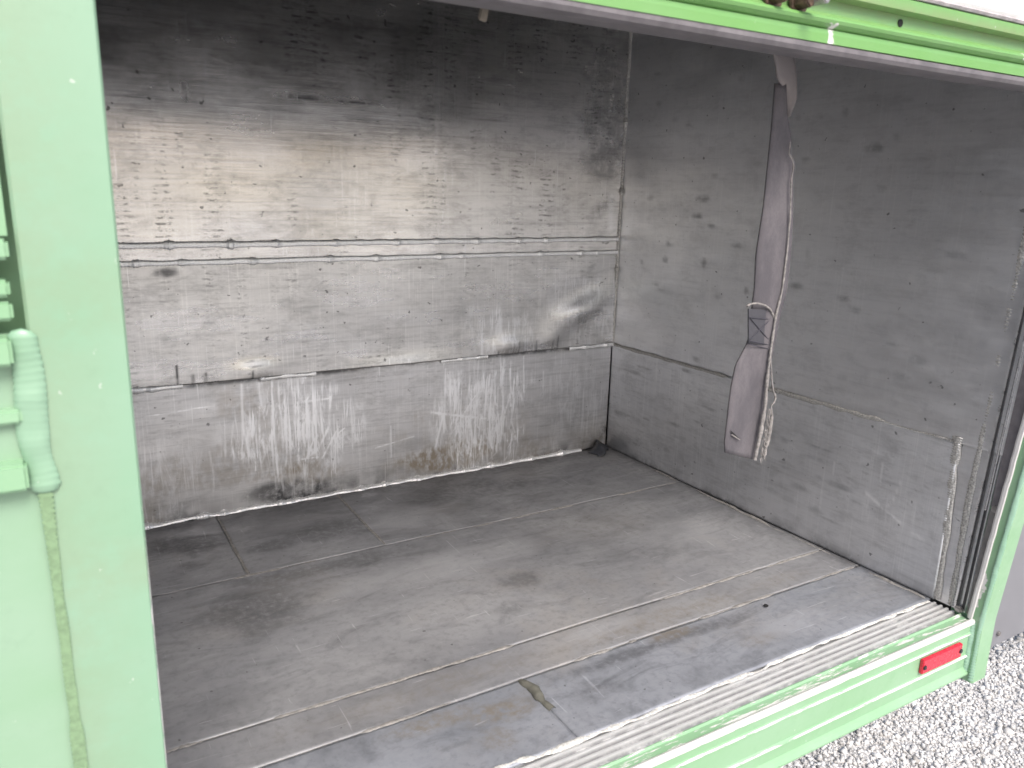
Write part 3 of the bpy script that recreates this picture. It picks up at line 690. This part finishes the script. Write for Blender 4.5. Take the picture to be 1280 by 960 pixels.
def ribbon(name, L, Rr, mat, yfun, back=0., th=.0028, sub_=6):
    """strap between a left and a right outline, woven cloth with thickness"""
    Ls = [at(*p) for p in L]; Rs = [at(*p) for p in Rr]
    zs = None
    def resample(P, n):
        P = np.array([p[:] for p in P]); s = np.concatenate([[0], np.cumsum(np.linalg.norm(np.diff(P, axis=0), axis=1))]); s /= s[-1]
        t_ = np.linspace(0, 1, n); return np.stack([np.interp(t_, s, P[:, k]) for k in range(3)], -1)
    nL = 70; A = resample(Ls, nL); B = resample(Rs, nL); K = sub_ + 1; V = []; at_ = []
    for i in range(nL):
        for k in range(K):
            f = k / sub_; p = A[i] * (1 - f) + B[i] * f
            p[1] += yfun(i / (nL - 1), f); V.append(p)
    V = np.array(V); n0 = len(V)
    V2 = V.copy(); V2[:, 1] += th
    idx = np.arange(n0).reshape(nL, K)
    q = np.stack([idx[:-1, :-1], idx[1:, :-1], idx[1:, 1:], idx[:-1, 1:]], -1).reshape(-1, 4)
    loop = np.concatenate([idx[0, :], idx[1:, -1], idx[-1, -2::-1], idx[-2:0:-1, 0]])
    rq = np.stack([loop, np.roll(loop, -1), np.roll(loop, -1) + n0, loop + n0], -1)
    F = np.concatenate([q, q[:, ::-1] + n0, rq])
    return from_arrays(name, np.concatenate([V, V2]), F, mat, strap, {'back': np.full(2 * n0, back)}, True)
topL = [(950, 52), (955, 66), (962, 84), (966, 96), (971, 103), (974, 106), (977, 112), (979, 122), (980, 132), (981, 142)]
topR = [(985, 54), (987, 66), (990, 84), (990.6, 97), (990.3, 112), (990, 124), (987, 132), (984.5, 139), (983, 142), (982.5, 146)]
ribbon('strap_twist', topL, topR, M['strap'], lambda t_, f: -.012 + .010 * t_ + .010 * (f - .5) * math.cos(t_ * 3.1) , 1.0)
lowL = [(970, 104), (965, 157), (959, 215), (955, 259), (947, 317), (945, 360), (940, 400), (936, 428), (931, 437), (920, 457), (914, 485), (911, 507), (908, 535), (906, 553), (907, 566)]
lowR = [(978, 105), (981, 142), (986, 168), (987.5, 177), (985.5, 192), (990, 200), (991.5, 206), (988.5, 227), (987, 273), (983, 317), (977, 364), (969, 396), (963, 437), (958, 477), (956, 507), (950, 542), (943, 575)]
ribbon('strap_webbing', lowL, lowR, M['strap'], lambda t_, f: .004 * math.sin(t_ * 9) * (f - .3) - .006 * f * sstep(.0, .4, 1 - t_), 0.)
def tube(name, pts, rads, mat, parent, n=8, jit=0., seed=1):
    rg = np.random.default_rng(seed); P = np.array(pts, float)
    s = np.concatenate([[0], np.cumsum(np.linalg.norm(np.diff(P, axis=0), axis=1))]); m_ = max(8, int(s[-1] / .003))
    t_ = np.linspace(0, s[-1], m_); P = np.stack([np.interp(t_, s, P[:, k]) for k in range(3)], -1); rd = np.interp(t_, s, rads)
    rd = rd * (1 + jit * (vnoise(t_ / .006, t_ * 0, seed) - .5) * 2)
    tg = np.gradient(P, axis=0); tg /= np.linalg.norm(tg, axis=1)[:, None] + 1e-9
    up = np.array([0, 1., 0]); sd = np.cross(tg, up); sd /= np.linalg.norm(sd, axis=1)[:, None] + 1e-9; nn = np.cross(sd, tg)
    V = np.stack([P + sd * (np.cos(a) * rd)[:, None] + nn * (np.sin(a) * rd)[:, None] for a in np.linspace(0, 2 * math.pi, n + 1)[:-1]], 1).reshape(-1, 3)
    idx = np.arange(m_ * n).reshape(m_, n); nx = np.roll(idx, -1, 1)
    F = np.stack([idx[:-1], nx[:-1], nx[1:], idx[1:]], -1).reshape(-1, 4)
    return from_arrays(name, V, F, mat, parent, None, True)
edge = [at(u + .6, v, SY - (.0085 if v < 450 else .006)) for u, v in lowR[3:]]
tube('frayed_edge', edge, np.interp(np.linspace(0, 1, len(edge)), [0, .1, .35, .7, .8, 1], [.0008, .0010, .0010, .0017, .0024, .0027]), M['fray'], strap, 8, .35, 3)
edge2 = [at(u, v, SY - .006) for u, v in ((963, 437), (965, 478), (967, 490), (969.5, 496), (968, 503), (964, 507), (965, 520), (963, 533), (961, 548), (957, 560), (955, 573))]
tube('frayed_edge', edge2, [.0008, .0010, .0011, .0012, .0011, .0012, .0017, .0020, .0022, .0022, .002], M['fray'], strap, 8, .4, 4)
cord = [at(u, v, SY - .006) for u, v in ((934, 383), (937, 380), (947, 379), (957, 382), (963, 387), (967, 395), (969, 400))]
tube('stitched_cord', cord, [.0017, .0013, .0013, .0013, .0013, .0015, .0013], M['fray'], strap, 8, .2, 5)
pq = [at(u, v, SY - .0035) for u, v in ((936, 386), (965, 388), (960, 433), (936, 428))]
pv = [tuple(p) for p in pq] + [tuple(p + Vector((0, .002, 0))) for p in pq]
from_arrays('stitched_patch', pv, [(0, 3, 2, 1), (4, 5, 6, 7), (0, 1, 5, 4), (1, 2, 6, 5), (2, 3, 7, 6), (3, 0, 4, 7)], M['patch'], strap, None, False, 'darker stitched patch with crossed seams')
for pts in (((938, 398), (962, 426)), ((963, 399), (938, 424)), ((937, 397), (964, 399)), ((937, 426), (961, 431)), ((936, 430), (960, 436))):
    tube('stitch_seam', [at(u, v, SY - .0042) for u, v in pts], [.0006, .0006], M['thread'], strap, 6, .3, 6)
# tear near the hem
sl = [at(u, v, SY - .0022) for u, v in ((912.5, 537.5), (917, 541), (925.5, 549.5), (921, 546.5), (915, 542.5))]
from_arrays('torn_slit', [tuple(p) for p in sl], [(0, 1, 2, 3, 4)], M['hole'], strap, None, False)
tube('torn_slit_thread', [at(u, v, SY - .003) for u, v in ((914, 543), (919, 546), (925, 550))], [.0006, .0008, .0005], M['fray'], strap, 6, .2)
# loose fibres as one fringe
rg = random.Random(4); fv = []; ff = []
for k in range(110):
    f = rg.random(); u0 = 964 - 12 * f + rg.uniform(-3, 1); v0 = 508 + 66 * f
    p0 = at(u0, v0, SY - .005 + rg.uniform(-.003, .003)); ln = rg.uniform(.006, .016); a_ = rg.uniform(-.3, .9)
    p1 = p0 + Vector((ln * math.sin(a_), rg.uniform(-.003, .003), -ln * math.cos(a_))); wd = Vector((.0005, 0, .0002)); dy = Vector((0, .0005, 0))
    b0 = len(fv); fv += [tuple(p0 - wd), tuple(p0 + wd), tuple(p0 + dy), tuple(p1)]; ff += [(b0, b0 + 1, b0 + 3), (b0 + 1, b0 + 2, b0 + 3), (b0 + 2, b0, b0 + 3)]
o = from_arrays('loose_fibres', fv, ff, M['fray'], strap, None, False); o['kind'] = 'stuff'

# ------------------------------------------------------------------ scrap in the rear corner
sv = []; sf = []
K = 10
for i in range(K):
    t_ = i / (K - 1)
    for j in range(4):
        f = j / 3
        sv.append((-.078 + .06 * t_ + .006 * math.sin(5 * f), .985 + .04 * f - .012 * math.sin(t_ * 5) + .02 * t_, .004 + .012 * math.sin(t_ * 3.1) * (.4 + f) + .014 * t_ * f))
n0 = len(sv); sv += [(x, y, z - .003) for x, y, z in sv]
for i in range(K - 1):
    for j in range(3):
        a = i * 4 + j; sf.append((a, a + 1, a + 5, a + 4)); sf.append((a + n0, a + 4 + n0, a + 5 + n0, a + 1 + n0))
lp_ = [i * 4 for i in range(K)] + [(K - 1) * 4 + j for j in range(1, 4)] + [i * 4 + 3 for i in range(K - 2, -1, -1)] + [2, 1]
for a, b in zip(lp_, lp_[1:] + lp_[:1]): sf.append((a, b, b + n0, a + n0))
o = from_arrays('rubber_scrap', sv, sf, simple('dark_rubber_scrap', (.045, .047, .055), .45), None, None, True)
o['label'] = 'small dark scrap of rubber lying in the rear corner of the floor'; o['category'] = 'scrap'
